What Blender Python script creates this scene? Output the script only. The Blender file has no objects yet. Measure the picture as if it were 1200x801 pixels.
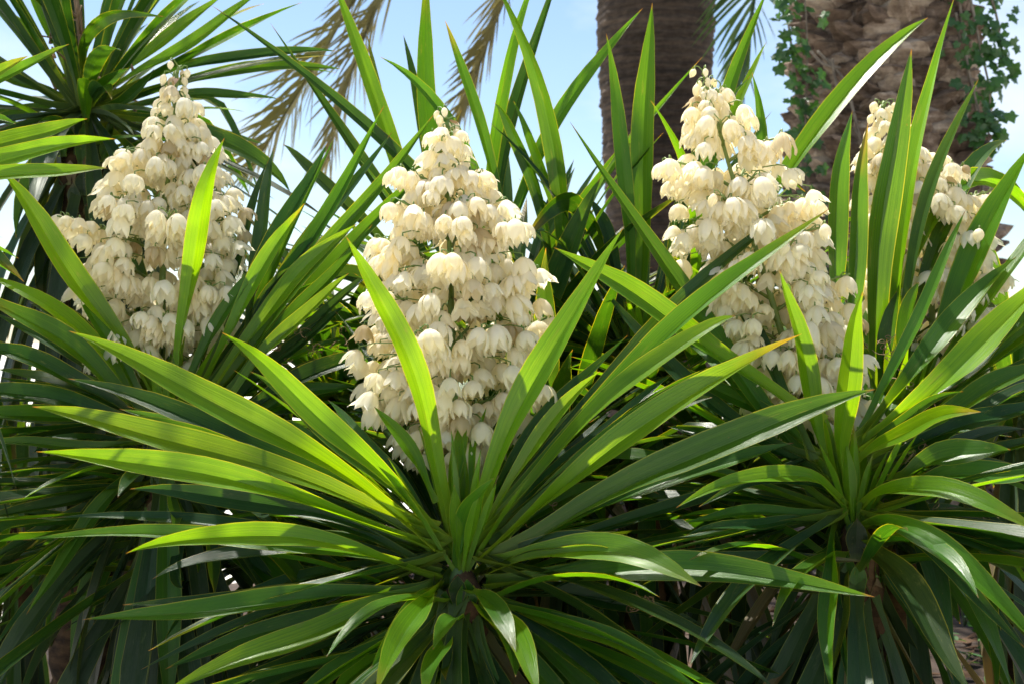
import bpy, bmesh, math, random
from mathutils import Vector, Matrix, Quaternion, noise
R = math.radians
rnd = random.Random(7)
scene = bpy.context.scene
COL = scene.collection

# ------------------------------------------------------------------ camera
CAM_Z, FPX = 1.25, 1500.0            # 45 mm lens: 1500 px focal length on the 1200 px wide photograph
cam_d = bpy.data.cameras.new('camera'); cam = bpy.data.objects.new('camera', cam_d); COL.objects.link(cam)
cam.location = (0, 0, CAM_Z); cam.rotation_euler = (R(90), 0, 0)
cam_d.sensor_width = 36; cam_d.lens = 45; cam_d.clip_start = 0.05; cam_d.clip_end = 4000
cam_d.dof.use_dof = True; cam_d.dof.focus_distance = 2.5; cam_d.dof.aperture_fstop = 7.1
scene.camera = cam

# ------------------------------------------------------------------ light
SUN_EL, SUN_AZ = R(66), R(-30)         # azimuth clockwise from +Y (behind the plants), slightly from the left
sd = Vector((math.sin(SUN_AZ)*math.cos(SUN_EL), math.cos(SUN_AZ)*math.cos(SUN_EL), math.sin(SUN_EL)))
sun_d = bpy.data.lights.new('sun', 'SUN'); sun_d.energy = 5.0; sun_d.angle = R(0.6); sun_d.color = (1.0, .95, .86)
sun = bpy.data.objects.new('sun', sun_d); COL.objects.link(sun)
sun.rotation_euler = sd.to_track_quat('Z', 'Y').to_euler(); sun.location = (3, 5, 12)

world = bpy.data.worlds.new('World'); scene.world = world; world.use_nodes = True
wn, wl = world.node_tree.nodes, world.node_tree.links
wn.clear()
w_out = wn.new('ShaderNodeOutputWorld'); w_bg = wn.new('ShaderNodeBackground'); w_bg.inputs['Strength'].default_value = 0.07
sky = wn.new('ShaderNodeTexSky'); sky.sky_type = 'NISHITA'; sky.sun_disc = False
sky.sun_elevation = SUN_EL; sky.sun_rotation = SUN_AZ; sky.air_density = 1.0; sky.dust_density = 0.4; sky.ozone_density = 2.0
tc = wn.new('ShaderNodeTexCoord'); wmap = wn.new('ShaderNodeMapping'); wmap.inputs['Scale'].default_value = (1, 1, 2.2)
wmap.inputs['Location'].default_value = (.35, .1, .22)
wno = wn.new('ShaderNodeTexNoise'); wno.inputs['Scale'].default_value = 2.6; wno.inputs['Detail'].default_value = 7; wno.inputs['Roughness'].default_value = .55
wr = wn.new('ShaderNodeValToRGB'); wr.color_ramp.elements[0].position = .47; wr.color_ramp.elements[1].position = .74
wmix = wn.new('ShaderNodeMixRGB'); wmix.inputs[2].default_value = (6.6, 6.9, 7.2, 1)
wl.new(tc.outputs['Generated'], wmap.inputs['Vector']); wl.new(wmap.outputs[0], wno.inputs['Vector'])
wl.new(wno.outputs['Fac'], wr.inputs[0]); wl.new(wr.outputs[0], wmix.inputs[0])
wl.new(sky.outputs[0], wmix.inputs[1]); wl.new(wmix.outputs[0], w_bg.inputs[0]); wl.new(w_bg.outputs[0], w_out.inputs[0])

vs = scene.view_settings
vs.view_transform = 'Standard'; vs.look = 'None'; vs.gamma = 1; vs.exposure = 1.38; vs.use_curve_mapping = False
scene.cycles.max_bounces = 10; scene.cycles.transmission_bounces = 8; scene.cycles.diffuse_bounces = 5; scene.cycles.transparent_max_bounces = 8

# ------------------------------------------------------------------ helpers
def P(px, py, d):
    return Vector(((px-600)/FPX*d, d, CAM_Z-(py-400.5)/FPX*d))
def mesh_obj(name, verts, faces, mat, loc=Vector((0,0,0)), parent=None, uvs=None, smooth=True):
    me = bpy.data.meshes.new(name)
    me.from_pydata([tuple(Vector(v)-loc) for v in verts], [], faces)
    if smooth: me.polygons.foreach_set('use_smooth', [True]*len(me.polygons))
    if uvs is not None:
        ul = me.uv_layers.new(name='UVMap')
        ul.data.foreach_set('uv', [c for l in me.loops for c in uvs[l.vertex_index]])
    me.materials.append(mat); me.update()
    return link(name, me, loc, parent)
def wloc(o):
    v = Vector((0,0,0))
    while o is not None: v = v + o.location; o = o.parent
    return v
def link(name, me, loc, parent=None):
    o = bpy.data.objects.new(name, me); COL.objects.link(o)
    if parent is not None:
        o.parent = parent; o.location = loc - wloc(parent)
    else: o.location = loc
    return o
def thing(name, loc, label, cat, group=None):
    e = link(name, None, Vector(loc)); e.empty_display_size = .1
    e['label'] = label; e['category'] = cat
    if group: e['group'] = group
    return e
class Tubes:
    def __init__(s): s.v, s.f, s.uv = [], [], []
    def add(s, pts, rad, n=6, cap=True):
        b0 = len(s.v); m = len(pts); prev = None
        for i, p in enumerate(pts):
            t = (pts[min(i+1, m-1)]-pts[max(i-1, 0)]).normalized()
            if prev is None: a = t.orthogonal().normalized()
            else: a = (prev-t*prev.dot(t)); a = a.normalized() if a.length > 1e-6 else t.orthogonal().normalized()
            prev = a; b = t.cross(a); r = rad[i] if hasattr(rad, '__len__') else rad
            for k in range(n):
                an = 2*math.pi*k/n
                s.v.append(p+(a*math.cos(an)+b*math.sin(an))*r); s.uv.append((k/n, i/(m-1)))
        for i in range(m-1):
            for k in range(n):
                k2 = (k+1) % n
                s.f.append((b0+i*n+k, b0+i*n+k2, b0+(i+1)*n+k2, b0+(i+1)*n+k))
        if cap:
            s.f.append(tuple(b0+k for k in reversed(range(n)))); s.f.append(tuple(b0+(m-1)*n+k for k in range(n)))
def smooth_path(pts, n):
    out = []; m = len(pts)
    for i in range(n):
        x = i/(n-1)*(m-1); k = min(int(x), m-2); t = x-k
        p0, p1, p2, p3 = pts[max(k-1,0)], pts[k], pts[k+1], pts[min(k+2,m-1)]
        out.append(0.5*((2*p1)+(p2-p0)*t+(2*p0-5*p1+4*p2-p3)*t*t+(3*p1-p0-3*p2+p3)*t**3))
    return out
def interp(x, tab, soft=.4):
    if x <= tab[0][0]: return tab[0][1]
    for (a, va), (b, vb) in zip(tab, tab[1:]):
        if x <= b:
            t = (x-a)/(b-a); t = t*(1-soft)+soft*t*t*(3-2*t); return va+(vb-va)*t
    return tab[-1][1]
def lin(x, tab):
    if x <= tab[0][0]: return tab[0][1]
    for (a, va), (b, vb) in zip(tab, tab[1:]):
        if x <= b: return va+(vb-va)*(x-a)/(b-a)
    return tab[-1][1]

# ------------------------------------------------------------------ materials
class NT:
    def __init__(s, name):
        s.m = bpy.data.materials.new(name); s.m.use_nodes = True; s.t = s.m.node_tree; s.t.nodes.clear()
    def n(s, typ, **kw):
        nd = s.t.nodes.new('ShaderNode'+typ)
        for k, v in kw.items():
            if k.startswith('i_'):
                key = k[2:]; nd.inputs[int(key) if key.isdigit() else key.replace('_', ' ')].default_value = v
            else: setattr(nd, k, v)
        return nd
    def l(s, a, b): s.t.links.new(a, b)
    def ramp(s, fac, stops):
        r = s.n('ValToRGB'); els = r.color_ramp.elements
        while len(els) < len(stops): els.new(.5)
        for e, (p, c) in zip(els, stops): e.position = p; e.color = c if len(c) == 4 else (*c, 1)
        s.l(fac, r.inputs[0]); return r.outputs[0]
    def mix(s, fac, a, b, mode='MIX'):
        m = s.n('MixRGB', blend_type=mode)
        for i, x in enumerate((fac, a, b)):
            if hasattr(x, 'links'): s.l(x, m.inputs[i])
            else: m.inputs[i].default_value = x if i == 0 else ((*x, 1) if len(x) == 3 else x)
        return m.outputs[0]
    def math(s, op, a, b=None):
        m = s.n('Math', operation=op)
        for i, x in enumerate((a, b)):
            if x is None: continue
            if hasattr(x, 'links'): s.l(x, m.inputs[i])
            else: m.inputs[i].default_value = x
        return m.outputs[0]
    def noise(s, vec, scale, detail=3, rough=.55, mapscale=None, w=None):
        if mapscale:
            mp = s.n('Mapping'); mp.inputs['Scale'].default_value = mapscale; s.l(vec, mp.inputs[0]); vec = mp.outputs[0]
        nz = s.n('TexNoise', noise_dimensions='4D'); nz.inputs['Scale'].default_value = scale
        nz.inputs['Detail'].default_value = detail; nz.inputs['Roughness'].default_value = rough
        s.l(vec, nz.inputs['Vector'])
        if w is not None: s.l(w, nz.inputs['W'])
        return nz.outputs['Fac']

def leaf_material(name, rough=.30, trans=.47, dusty=0.0, tgain=(3.8, 2.9, .25)):
    q = NT(name); out = q.n('OutputMaterial'); uv = q.n('UVMap'); oi = q.n('ObjectInfo')
    sep = q.n('SeparateXYZ'); q.l(uv.outputs[0], sep.inputs[0]); u, v = sep.outputs[0], sep.outputs[1]
    w = q.math('MULTIPLY', oi.outputs['Random'], 57.0)
    stri = q.noise(uv.outputs[0], 1.0, 3, .6, (34, 1.1, 1), w)         # long streaks along the blade
    blot = q.noise(uv.outputs[0], 1.0, 4, .6, (2.2, 5, 1), w)
    fine = q.noise(uv.outputs[0], 1.0, 2, .5, (110, 3, 1), w)
    col = q.mix(q.ramp(stri, [(.3, (0,0,0)), (.7, (1,1,1))]), q.mix(1, oi.outputs['Color'], (1.15, 1.1, 1.0), 'MULTIPLY'), q.mix(1, oi.outputs['Color'], (.60, .72, .7), 'MULTIPLY'))
    col = q.mix(q.ramp(blot, [(.45, (0,0,0)), (.75, (.55,.55,.55))]), col, q.mix(1, col, (1.5, 1.25, .8), 'MULTIPLY'))
    edge = q.math('ABSOLUTE', q.math('SUBTRACT', u, .5))
    marg = q.ramp(edge, [(.468, (0,0,0)), (.492, (1,1,1))])
    col = q.mix(q.math('MULTIPLY', marg, .55), col, (.42, .40, .06))
    # pale base of the blade, dry brown tip, small rusty flecks
    col = q.mix(q.ramp(v, [(.0, (.5,.5,.5)), (.22, (0,0,0))]), col, (.20, .27, .05))
    tipw = q.math('ADD', v, q.math('MULTIPLY', q.math('SUBTRACT', blot, .5), .05))
    tip = q.ramp(tipw, [(.975, (0,0,0)), (.992, (1,1,1))])
    col = q.mix(tip, col, (.20, .11, .045))
    fl = q.noise(uv.outputs[0], 1.0, 2, .5, (16, 60, 1), w)
    col = q.mix(q.ramp(fl, [(.735, (0,0,0)), (.76, (.7,.7,.7))]), col, (.16, .10, .04))
    sc_ = q.noise(uv.outputs[0], 1.0, 6, .75, (5, 9, 1), w)
    col = q.mix(q.ramp(sc_, [(.57, (0,0,0)), (.70, (.6,.6,.6))]), col, (.15, .18, .07))
    old = q.math('MULTIPLY', q.ramp(v, [(.80, (0,0,0)), (.99, (1,1,1))]), q.ramp(oi.outputs['Random'], [(.78, (0,0,0)), (.97, (1,1,1))]))
    col = q.mix(q.math('MULTIPLY', old, q.ramp(blot, [(.35, (.2,.2,.2)), (.6, (1,1,1))])), col, (.26, .17, .06))
    if dusty:
        du = q.noise(uv.outputs[0], 1.0, 5, .7, (4, 12, 1), w)
        col = q.mix(q.math('MULTIPLY', q.ramp(du, [(.4, (0,0,0)), (.68, (1,1,1))]), dusty), col, (.09, .10, .065))
    bs = q.n('BsdfPrincipled'); q.l(q.mix(1, col, (.70, .78, .9), 'MULTIPLY'), bs.inputs['Base Color'])
    rg = q.math('ADD', q.math('MULTIPLY', stri, .18), rough-.09); q.l(rg, bs.inputs['Roughness'])
    bs.inputs['Specular IOR Level'].default_value = .38
    bp = q.n('Bump'); bp.inputs['Strength'].default_value = .4; bp.inputs['Distance'].default_value = .002
    q.l(q.math('ADD', stri, q.math('MULTIPLY', fine, .4)), bp.inputs['Height']); q.l(bp.outputs[0], bs.inputs['Normal'])
    tcol = q.mix(1, col, tgain, 'MULTIPLY')
    tl = q.n('BsdfTranslucent'); q.l(tcol, tl.inputs[0]); q.l(bp.outputs[0], tl.inputs['Normal'])
    mx = q.n('MixShader'); mx.inputs[0].default_value = trans
    q.l(bs.outputs[0], mx.inputs[1]); q.l(tl.outputs[0], mx.inputs[2]); q.l(mx.outputs[0], out.inputs[0])
    return q.m
M_LEAF = leaf_material('yucca_leaf')
M_OLD = leaf_material('yucca_old_leaf', .45, .24, .32, (1.8, 1.6, .7))

def simple_leaf_mat(name, c1, c2, rough=.5, trans=.3, tg=(2, 2, .7)):
    q = NT(name); out = q.n('OutputMaterial'); oi = q.n('ObjectInfo'); tcn = q.n('TexCoord')
    nz = q.noise(tcn.outputs['Object'], 9, 3)
    f = q.math('ADD', q.math('MULTIPLY', oi.outputs['Random'], .6), q.math('MULTIPLY', nz, .5))
    col = q.mix(f, c1, c2)
    bs = q.n('BsdfPrincipled'); q.l(col, bs.inputs['Base Color']); bs.inputs['Roughness'].default_value = rough
    tl = q.n('BsdfTranslucent'); q.l(q.mix(1, col, tg, 'MULTIPLY'), tl.inputs[0])
    mx = q.n('MixShader'); mx.inputs[0].default_value = trans
    q.l(bs.outputs[0], mx.inputs[1]); q.l(tl.outputs[0], mx.inputs[2]); q.l(mx.outputs[0], out.inputs[0])
    return q.m
M_IVY = simple_leaf_mat('ivy_leaf', (.018, .06, .014), (.05, .13, .03), .4)
M_WEED = simple_leaf_mat('weed_leaf', (.03, .10, .02), (.07, .17, .04), .5)
M_FROND = simple_leaf_mat('palm_frond', (.07, .085, .025), (.23, .175, .075), .55, .3, (1.6, 1.5, .8))
M_FRONDG = simple_leaf_mat('palm_frond_green', (.045, .10, .03), (.09, .15, .05), .5, .3, (1.8, 1.8, .7))
M_DRY = simple_leaf_mat('dry_fibre', (.16, .08, .035), (.36, .24, .13), .8, .1, (1, 1, 1))
M_LITTER = simple_leaf_mat('litter', (.045, .02, .008), (.14, .07, .026), .85, .05, (1, 1, 1))
M_NECK = simple_leaf_mat('stem_neck', (.025, .06, .012), (.05, .10, .02), .6, .05)
M_STEM = simple_leaf_mat('flower_stem', (.10, .19, .035), (.19, .26, .06), .5, .12)

def petal_material():
    q = NT('petal'); out = q.n('OutputMaterial'); uv = q.n('UVMap'); oi = q.n('ObjectInfo')
    sep = q.n('SeparateXYZ'); q.l(uv.outputs[0], sep.inputs[0]); u, v = sep.outputs[0], sep.outputs[1]
    w = q.math('MULTIPLY', oi.outputs['Random'], 31.0)
    st = q.noise(uv.outputs[0], 1, 3, .6, (22, 1.4, 1), w)
    base = q.mix(oi.outputs['Random'], (.97, .955, .88), (.96, .92, .77))
    wilt = q.ramp(oi.outputs['Random'], [(.955, (0,0,0)), (.975, (1,1,1))])
    col = q.mix(q.ramp(v, [(.0, (1,1,1)), (.45, (0,0,0))]), base, (.96, .93, .88))
    col = q.mix(q.math('MULTIPLY', st, .5), col, q.mix(1, col, (.93, .88, .72), 'MULTIPLY'))
    col = q.mix(q.ramp(v, [(.0, (.5,.5,.5)), (.10, (0,0,0))]), col, (.45, .46, .16))
    col = q.mix(q.math('MULTIPLY', wilt, .75), col, (.52, .40, .20))
    br = q.noise(uv.outputs[0], 1, 3, .6, (3, 5, 1), w)
    col = q.mix(q.ramp(br, [(.70, (0,0,0)), (.80, (.6,.6,.6))]), col, (.50, .36, .17))
    bs = q.n('BsdfPrincipled'); q.l(col, bs.inputs['Base Color']); bs.inputs['Roughness'].default_value = .5
    bs.inputs['Specular IOR Level'].default_value = .35
    bp = q.n('Bump'); bp.inputs['Strength'].default_value = .6; bp.inputs['Distance'].default_value = .0015
    q.l(st, bp.inputs['Height']); q.l(bp.outputs[0], bs.inputs['Normal'])
    tl = q.n('BsdfTranslucent'); q.l(q.mix(1, col, (1.05, 1.0, .82), 'MULTIPLY'), tl.inputs[0])
    mx = q.n('MixShader'); mx.inputs[0].default_value = .58
    q.l(bs.outputs[0], mx.inputs[1]); q.l(tl.outputs[0], mx.inputs[2]); q.l(mx.outputs[0], out.inputs[0])
    return q.m
M_PETAL = petal_material()

def bark_material(name, c1, c2, c3, scale=(3, 3, 14), bump=.6):
    q = NT(name); out = q.n('OutputMaterial'); tcn = q.n('TexCoord'); oi = q.n('ObjectInfo')
    geo = q.n('NewGeometry')
    n1 = q.noise(geo.outputs['Position'], 1, 6, .65, scale); n2 = q.noise(geo.outputs['Position'], 22, 5, .7)
    f = q.math('ADD', q.math('MULTIPLY', n1, .65), q.math('MULTIPLY', n2, .35))
    f = q.math('ADD', f, q.math('MULTIPLY', q.math('SUBTRACT', oi.outputs['Random'], .5), .22))
    col = q.ramp(f, [(.3, c1), (.5, c2), (.72, c3)])
    bs = q.n('BsdfPrincipled'); q.l(col, bs.inputs['Base Color']); bs.inputs['Roughness'].default_value = .9
    bs.inputs['Specular IOR Level'].default_value = .2
    bp = q.n('Bump'); bp.inputs['Strength'].default_value = bump; bp.inputs['Distance'].default_value = .02
    q.l(f, bp.inputs['Height']); q.l(bp.outputs[0], bs.inputs['Normal']); q.l(bs.outputs[0], out.inputs[0])
    return q.m
M_PALM = bark_material('palm_bark', (.02, .013, .009), (.17, .12, .088), (.46, .37, .28), (5, 5, 26))
M_PALM2 = bark_material('palm_bark_far', (.03, .022, .017), (.10, .073, .055), (.20, .155, .12), (4, 4, 30))
M_YBARK = bark_material('yucca_bark', (.02, .012, .007), (.085, .048, .022), (.22, .12, .045), (12, 12, 40))
M_VINE = bark_material('vine_stem', (.10, .075, .055), (.22, .18, .14), (.36, .31, .26), (12, 12, 12), .2)

def ground_material(name, stops, sc):
    q = NT(name); out = q.n('OutputMaterial'); geo = q.n('NewGeometry')
    n1 = q.noise(geo.outputs['Position'], sc, 8, .7); n2 = q.noise(geo.outputs['Position'], sc*14, 4, .7)
    f = q.math('ADD', q.math('MULTIPLY', n1, .6), q.math('MULTIPLY', n2, .4))
    col = q.ramp(f, stops)
    bs = q.n('BsdfPrincipled'); q.l(col, bs.inputs['Base Color']); bs.inputs['Roughness'].default_value = .95
    bp = q.n('Bump'); bp.inputs['Strength'].default_value = .5; bp.inputs['Distance'].default_value = .02
    q.l(f, bp.inputs['Height']); q.l(bp.outputs[0], bs.inputs['Normal']); q.l(bs.outputs[0], out.inputs[0])
    return q.m
M_GROUND = ground_material('pale_gravel', [(.3, (.42, .40, .36)), (.5, (.58, .56, .51)), (.7, (.70, .68, .63))], 1.3)
M_SOIL = ground_material('bed_soil', [(.3, (.014, .009, .006)), (.5, (.04, .024, .014)), (.7, (.085, .05, .03))], 3)

# ------------------------------------------------------------------ setting
g = mesh_obj('ground', [(-900,-900,0),(900,-900,0),(900,900,0),(-900,900,0)], [(0,1,2,3)], M_GROUND, smooth=False)
g['kind'] = 'structure'
def bed_height(x, y):
    return .02 + .05*noise.noise(Vector((x*.9, y*.9, 3))) + .02*noise.noise(Vector((x*4, y*4, 1)))
bv, bf = [], []; NX, NY = 60, 64
for j in range(NY+1):
    for i in range(NX+1):
        x0 = -1.9+.6*math.sin(j*.15); x1 = 5.2+.5*math.sin(j*.21)
        s = i/NX; y = .6+8.6*j/NY; x = x0+(x1-x0)*s
        e = min(s, 1-s, j/NY, 1-j/NY)*14
        bv.append((x, y, -.06+min(1, e)*(.10+bed_height(x, y))))
for j in range(NY):
    for i in range(NX):
        a = j*(NX+1)+i; bf.append((a, a+1, a+NX+2, a+NX+1))
bed = mesh_obj('planting_bed', bv, bf, M_SOIL); bed['kind'] = 'structure'
def bedz(x, y): return .04+bed_height(x, y)

# ------------------------------------------------------------------ yucca leaf
PROF = [(0, .95), (.05, .68), (.14, .58), (.3, .78), (.48, .97), (.58, 1.0), (.72, .86), (.85, .54), (.94, .24), (1, .01)]
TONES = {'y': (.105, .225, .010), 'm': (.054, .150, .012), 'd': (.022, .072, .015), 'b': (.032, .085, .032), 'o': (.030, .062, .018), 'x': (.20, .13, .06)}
def blade(parent, pts, normals, width, tone, fold=22, mat=None, wave=0.0, name='leaf', wob=None):
    n = len(pts); verts, uvs, faces = [], [], []; base = pts[0]
    ph = rnd.uniform(0, 6.28)
    if n > 13: pts = [p+Vector((math.sin(k*.55+ph), math.cos(k*.47+ph*2), math.sin(k*.6+ph*5)))*.0035*min(1, k/4) for k, p in enumerate(pts)]
    for i, (p, nn) in enumerate(zip(pts, normals)):
        t = (pts[min(i+1, n-1)]-pts[max(i-1, 0)]).normalized()
        nn = (nn-t*nn.dot(t)).normalized(); s = t.cross(nn); v = i/(n-1)
        hw = width/2*interp(v, PROF)
        fo = R(fold)*(1+.22*math.sin(v*8+ph*3))*lin(v, [(0, 1.9), (.2, 1.5), (.5, .8), (.85, .9), (1, 1.3)])
        for k, uu in enumerate((-1, -.52, 0, 0, .52, 1)):
            a = abs(uu); cur = .15*a*a+.85*a      # a channel rather than a hard V
            wv = (wave+.045)*math.sin(v*15+ph+uu*1.3)*hw*a
            verts.append(p+s*(uu*hw*math.cos(fo))+nn*(hw*cur*math.sin(fo)+wv)); uvs.append((uu/2+.5, v))
    for i in range(n-1):
        for k in (0, 1, 3, 4):
            a = i*6+k; faces.append((a, a+1, a+7, a+6))
    o = mesh_obj(name, verts, faces, mat or M_LEAF, base, parent, uvs)
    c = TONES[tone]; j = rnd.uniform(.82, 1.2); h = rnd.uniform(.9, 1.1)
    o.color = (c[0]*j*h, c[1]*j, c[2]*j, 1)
    return o
CAMP = Vector((0, 0, CAM_Z))
def traced(plant, b, m, t, wpx, psi, dd, tone='m', tw=0, db=0, bow=0, fold=22, mat=None):
    fold += 10
    """leaf through three photograph points; its base is at the plant's crown, its tip dd metres further away (-: nearer)"""
    d0 = plant['d']+db; d1 = plant['d']+dd; dm = (d0+d1)/2+bow
    p0, p1, p2 = P(*b, d0), P(*m, dm), P(*t, d1)
    ctl = p1*2-(p0+p2)/2
    N = 17; pts = [p0*(1-x)**2+ctl*2*x*(1-x)+p2*x*x for x in (i/(N-1) for i in range(N))]
    ref = plant['c']+Vector((0, 0, .6))-pts[N//2]; nor = []; ps = None
    for i, p in enumerate(pts):
        tt = (pts[min(i+1, N-1)]-pts[max(i-1, 0)]).normalized()
        c = (CAMP-p); c = (c-tt*c.dot(tt)).normalized(); s = tt.cross(c)
        if ps is None: s = s if s.dot(ref) > 0 else -s
        else: s = s if s.dot(ps) > 0 else -s
        ps = s; a = R(psi+tw*(i/(N-1)-.5)); nor.append(s*math.cos(a)+c*math.sin(a))
    w = wpx*dm/FPX/max(.42, abs(math.sin(R(abs(psi)+10))))
    return blade(plant['o'], pts, nor, min(w*.94, .08), tone, fold, mat)
def companions(pl, table, skip, n=1):
    for (b, m, t, w, psi, dd, tone, tw) in table:
        if skip(t): continue
        for _ in range(n):
            f = rnd.uniform(.72, .98); j = lambda a: rnd.gauss(0, a)
            ang = rnd.gauss(0, .10); ca, sa = math.cos(ang)*f, math.sin(ang)*f
            rot = lambda q: (b[0]+(q[0]-b[0])*ca-(q[1]-b[1])*sa, b[1]+(q[0]-b[0])*sa+(q[1]-b[1])*ca)
            traced(pl, b, rot(m), rot(t), w*rnd.uniform(.6, .9), psi+j(14), dd+rnd.uniform(.08, .28), rnd.choice('mddb'), tw+j(20), .03, 0, rnd.uniform(14, 26))
def grown(plant, az, el, droop, L, w, tone, roll=0, mat=None, off=.03, z=0, kink=None, fold=22, wave=0):
    """leaf from its angles: az clockwise from +Y, el above level at the base, droop = how far it bends down"""
    h = Vector((math.sin(az), math.cos(az), 0)); N = 13
    p = plant['c']+h*off+Vector((0, 0, z)); pts = [p.copy()]; nor = []
    side = Vector((h.y, -h.x, 0)); azb = rnd.uniform(-.12, .12)
    for i in range(N):
        v = i/(N-1); e = el-droop*v**1.4
        if kink and v > kink[0]: e -= kink[1]*min(1, (v-kink[0])/.12)
        hh = (h*math.cos(azb*v*2)+side*math.sin(azb*v*2))
        d = hh*math.cos(e)+Vector((0, 0, math.sin(e)))
        nn = -hh*math.sin(e)+Vector((0, 0, math.cos(e)))
        nor.append(Quaternion(d, roll*(.3+v)) @ nn)
        if i < N-1: p = p+d*(L/(N-1)); pts.append(p.copy())
    if min(q.z for q in pts) < .03: 
        for q in pts: q.z = max(q.z, .03+rnd.uniform(0, .02))
    return blade(plant['o'], pts, nor, w, tone, fold, mat, wave)
def plant(px, py, d, label, group='yuccas of the flower bed', trunk=True, trunk_r=.05, base=None, lean=(0, 0)):
    c = P(px, py, d); gx, gy = c.x+lean[0], c.y+lean[1]
    gz = bedz(gx, gy) if -1.6 < gx < 4.8 else 0
    o = thing('yucca', (gx, gy, gz-.02), label, 'yucca', group)
    pl = {'o': o, 'c': c, 'd': d}
    if trunk:
        T = Tubes(); n = 46; top = c+Vector((0, 0, -.01)); b0 = Vector((gx, gy, gz-.02)); pts = []; rad = []
        for i in range(n):
            x = i/(n-1); pts.append(b0.lerp(top, x)+Vector((.012*math.sin(x*7+d), .012*math.cos(x*5), 0)))
            rad.append(trunk_r*(1.05-.3*x)*(1+.09*((i*1.0) % 3-1))*(1 if i < n-3 else (n-i)*.22))
        T.add(pts, rad, 12); tr = mesh_obj('trunk', T.v, T.f, M_YBARK, b0, o)
        for v_ in tr.data.vertices:
            v_.co += Vector((noise.noise(v_.co*30), noise.noise(v_.co*30+Vector((5,5,5))), 0))*.010
    if trunk:
        T = Tubes(); T.add([c+Vector((.004*math.sin(k), .004*math.cos(k), -.17+.035*k)) for k in range(6)], [trunk_r*x_ for x_ in (.74, .70, .60, .46, .32, .10)], 12)
        mesh_obj('neck', T.v, T.f, M_NECK, c+Vector((0, 0, -.17)), o)
    for i in range(13):      # leaves of the lowest whorl hide the neck
        grown(pl, i*2.39996+.4, R(rnd.uniform(0, 38)), rnd.uniform(.5, 1.1), rnd.uniform(.3, .46), rnd.uniform(.036, .05), rnd.choice('mdm'), R(rnd.gauss(0, 14)), None, trunk_r*.6, -.05-.007*i, None, 26)
    for i in range(4, 44):      # short clasping leaf bases that sheathe the stem under the rosette
        az = i*2.39996+rnd.uniform(-.15, .15); z = -.055-.0062*i
        o2 = grown(pl, az, R(rnd.uniform(80, 90)), rnd.uniform(.0, .25), rnd.uniform(.06, .09), rnd.uniform(.034, .046), 'mom'[i % 3] if i < 18 else 'oxo'[i % 3], 0,
              None if i < 18 else M_OLD, trunk_r*.80, z, None, -14)
        o2.name = 'leaf_base'
    for i in range(15):      # the tight spear of young leaves in the heart
        grown(pl, i*2.39996, R(rnd.uniform(58, 86)), rnd.uniform(-.05, .12), rnd.uniform(.16, .30), rnd.uniform(.022, .032), 'y', R(rnd.gauss(0, 12)), None, .012, -.03, None, 34)
    return pl

DEG = math.pi/180
def fill(pl, n, az0, az1, el0, el1, L=(.6, .8), w=(.042, .062), tones='md', droop=(.15, .6), mat=None, z=(0, 0), off=.03, wave=0):
    for i in range(n):
        az = R(az0+(az1-az0)*((i*.618+rnd.uniform(0, .12)) % 1)); f = rnd.random()
        grown(pl, az, R(el0+(el1-el0)*f), rnd.uniform(*droop), rnd.uniform(*L), rnd.uniform(*w), rnd.choice(tones),
              R(rnd.gauss(0, 14)), mat, off, rnd.uniform(*z), (rnd.uniform(.35, .75), rnd.uniform(.5, 1.3)) if rnd.random() < .10 else None, rnd.uniform(14, 34), wave)
def skirt(pl, n, z0, z1, L=(.5, .75), az=(0, 360), el=(-62, -25), tones='oodbxm', w=(.04, .062)):
    for i in range(n):
        a = R(az[0]+(az[1]-az[0])*((i*.618+rnd.uniform(0, .1)) % 1))
        f = rnd.random()
        grown(pl, a, R(el[1]+(el[0]-el[1])*f), rnd.uniform(.3, .75), rnd.uniform(*L), rnd.uniform(*w), rnd.choice(tones),
              R(rnd.gauss(0, 22)), M_OLD, .04, z0+(z1-z0)*f, None, rnd.uniform(8, 24), .06)

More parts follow.
